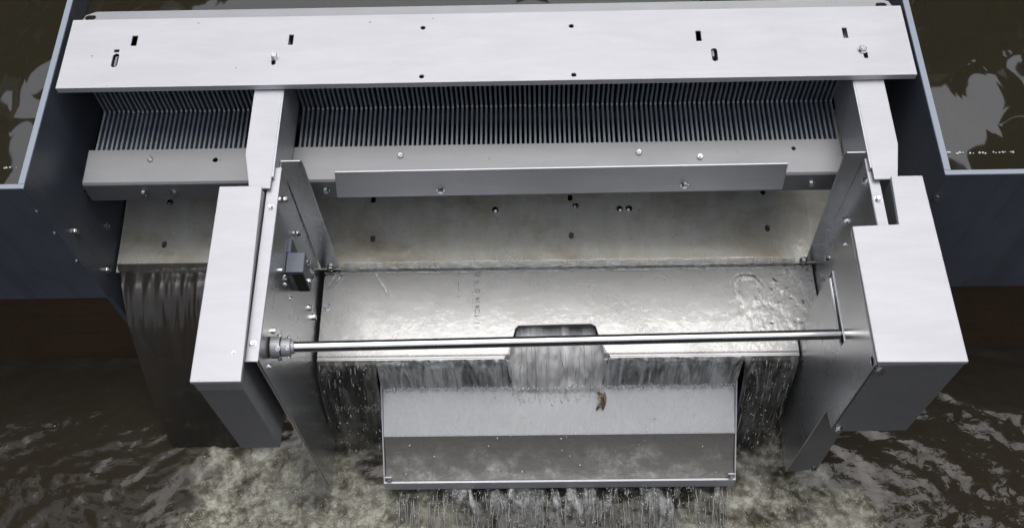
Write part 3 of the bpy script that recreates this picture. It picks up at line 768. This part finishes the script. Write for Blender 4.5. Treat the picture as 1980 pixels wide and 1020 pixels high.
# ================================================================== woods round the river (seen only as reflections)
bm = N(); r = random.Random(21)
for _ in range(90000):
    az = r.uniform(-PI, PI); el = math.asin(r.uniform(-.05, .96)); d = Vector((math.sin(az) * math.cos(el), math.cos(az) * math.cos(el), math.sin(el)))
    e = math.degrees(el); a = abs(math.degrees(az))
    lim = (45.3 if az > 0 else 43) + 2 * noise.noise(d * 9)
    e0 = 40.5 if az > 0 else 44
    if a > e0 - 3: lim = (45.3 if az > 0 else 43) + 22 * sm((a + 2.5 * noise.noise(d * 9) - e0) / 2.5) * (1 - 1.5 * sm((a - 100) / 35)) + 4 * noise.noise(d * 5) + 3 * noise.noise(d * 13)
    gap = noise.noise(d * 4.2 + Vector((7, 3, 1))) + .6 * noise.noise(d * 11)
    if e > lim or (e > 53 and gap > (.32 if e < 60 else .05)): continue
    p = d * r.uniform(22, 27); n1 = Vector((r.gauss(0, 1), r.gauss(0, 1), r.gauss(0, 1))).normalized(); n2 = n1.orthogonal().normalized(); n3 = n1.cross(n2); n2 *= r.uniform(.3, .7); n3 *= r.uniform(.25, .45)
    bm.faces.new([bm.verts.new(p + v) for v in (-n2 - n3 * .3, -n3, n2 + n3 * .2, n3)])
obj('riverside_woods', bm, M['woods'])['kind'] = 'stuff'

# ================================================================== light, sky, camera
W = bpy.data.worlds.new('World'); S.world = W; W.use_nodes = True; nt = W.node_tree
SUN_EL, SUN_AZ = math.radians(80), math.radians(20)
sky = nt.nodes.new('ShaderNodeTexSky'); sky.sky_type = 'NISHITA'; sky.sun_disc = False
sky.sun_elevation = SUN_EL; sky.sun_rotation = SUN_AZ; sky.air_density = 1.0; sky.dust_density = 2.5; sky.ozone_density = 1.0
hs = nt.nodes.new('ShaderNodeHueSaturation'); hs.inputs['Saturation'].default_value = .38
nt.links.new(sky.outputs[0], hs.inputs['Color']); nt.links.new(hs.outputs[0], nt.nodes['Background'].inputs['Color'])
nt.nodes['Background'].inputs['Strength'].default_value = .15
L = bpy.data.lights.new('sun', 'SUN'); L.energy = .5; L.angle = math.radians(40); L.color = (1, .98, .95)
lo_ = bpy.data.objects.new('sun', L); COL.objects.link(lo_)
sd = Vector((math.sin(SUN_AZ) * math.cos(SUN_EL), math.cos(SUN_AZ) * math.cos(SUN_EL), math.sin(SUN_EL)))
lo_.rotation_euler = sd.to_track_quat('Z', 'Y').to_euler(); lo_.location = sd * 20

cam = bpy.data.cameras.new('camera'); cam.sensor_width = 36; cam.lens = 36 * 2029.36 / 1980; cam.clip_start = .05; cam.clip_end = 1000
co = bpy.data.objects.new('camera', cam); COL.objects.link(co)
pit, yaw, rol = 1.06300304, .03268786, -.04222829
cp, s_ = math.cos(pit), math.sin(pit)
R0 = Matrix(((1, 0, 0), (0, s_, cp), (0, cp, -s_))).transposed()    # columns right, up, forward
R0 = Matrix(((1, 0, 0), (0, s_, cp), (0, cp, -s_)))
Rr = Matrix(((math.cos(rol), -math.sin(rol), 0), (math.sin(rol), math.cos(rol), 0), (0, 0, 1)))
Ry = Matrix(((math.cos(yaw), -math.sin(yaw), 0), (math.sin(yaw), math.cos(yaw), 0), (0, 0, 1)))
Mx = Ry @ R0 @ Rr
right, up_, fwd = Mx.col[0], Mx.col[1], Mx.col[2]
mw = Matrix.Identity(4)
for i in range(3): mw[i][0] = right[i]; mw[i][1] = up_[i]; mw[i][2] = -fwd[i]
mw.translation = Vector((.082, -1.288, 1.593)); co.matrix_world = mw
S.camera = co
S.view_settings.view_transform = 'Standard'; S.view_settings.look = 'None'; S.view_settings.exposure = 1.0; S.view_settings.gamma = 1
S.cycles.use_denoising = True; S.cycles.max_bounces = 8; S.cycles.transparent_max_bounces = 16; S.cycles.caustics_reflective = False; S.cycles.caustics_refractive = False
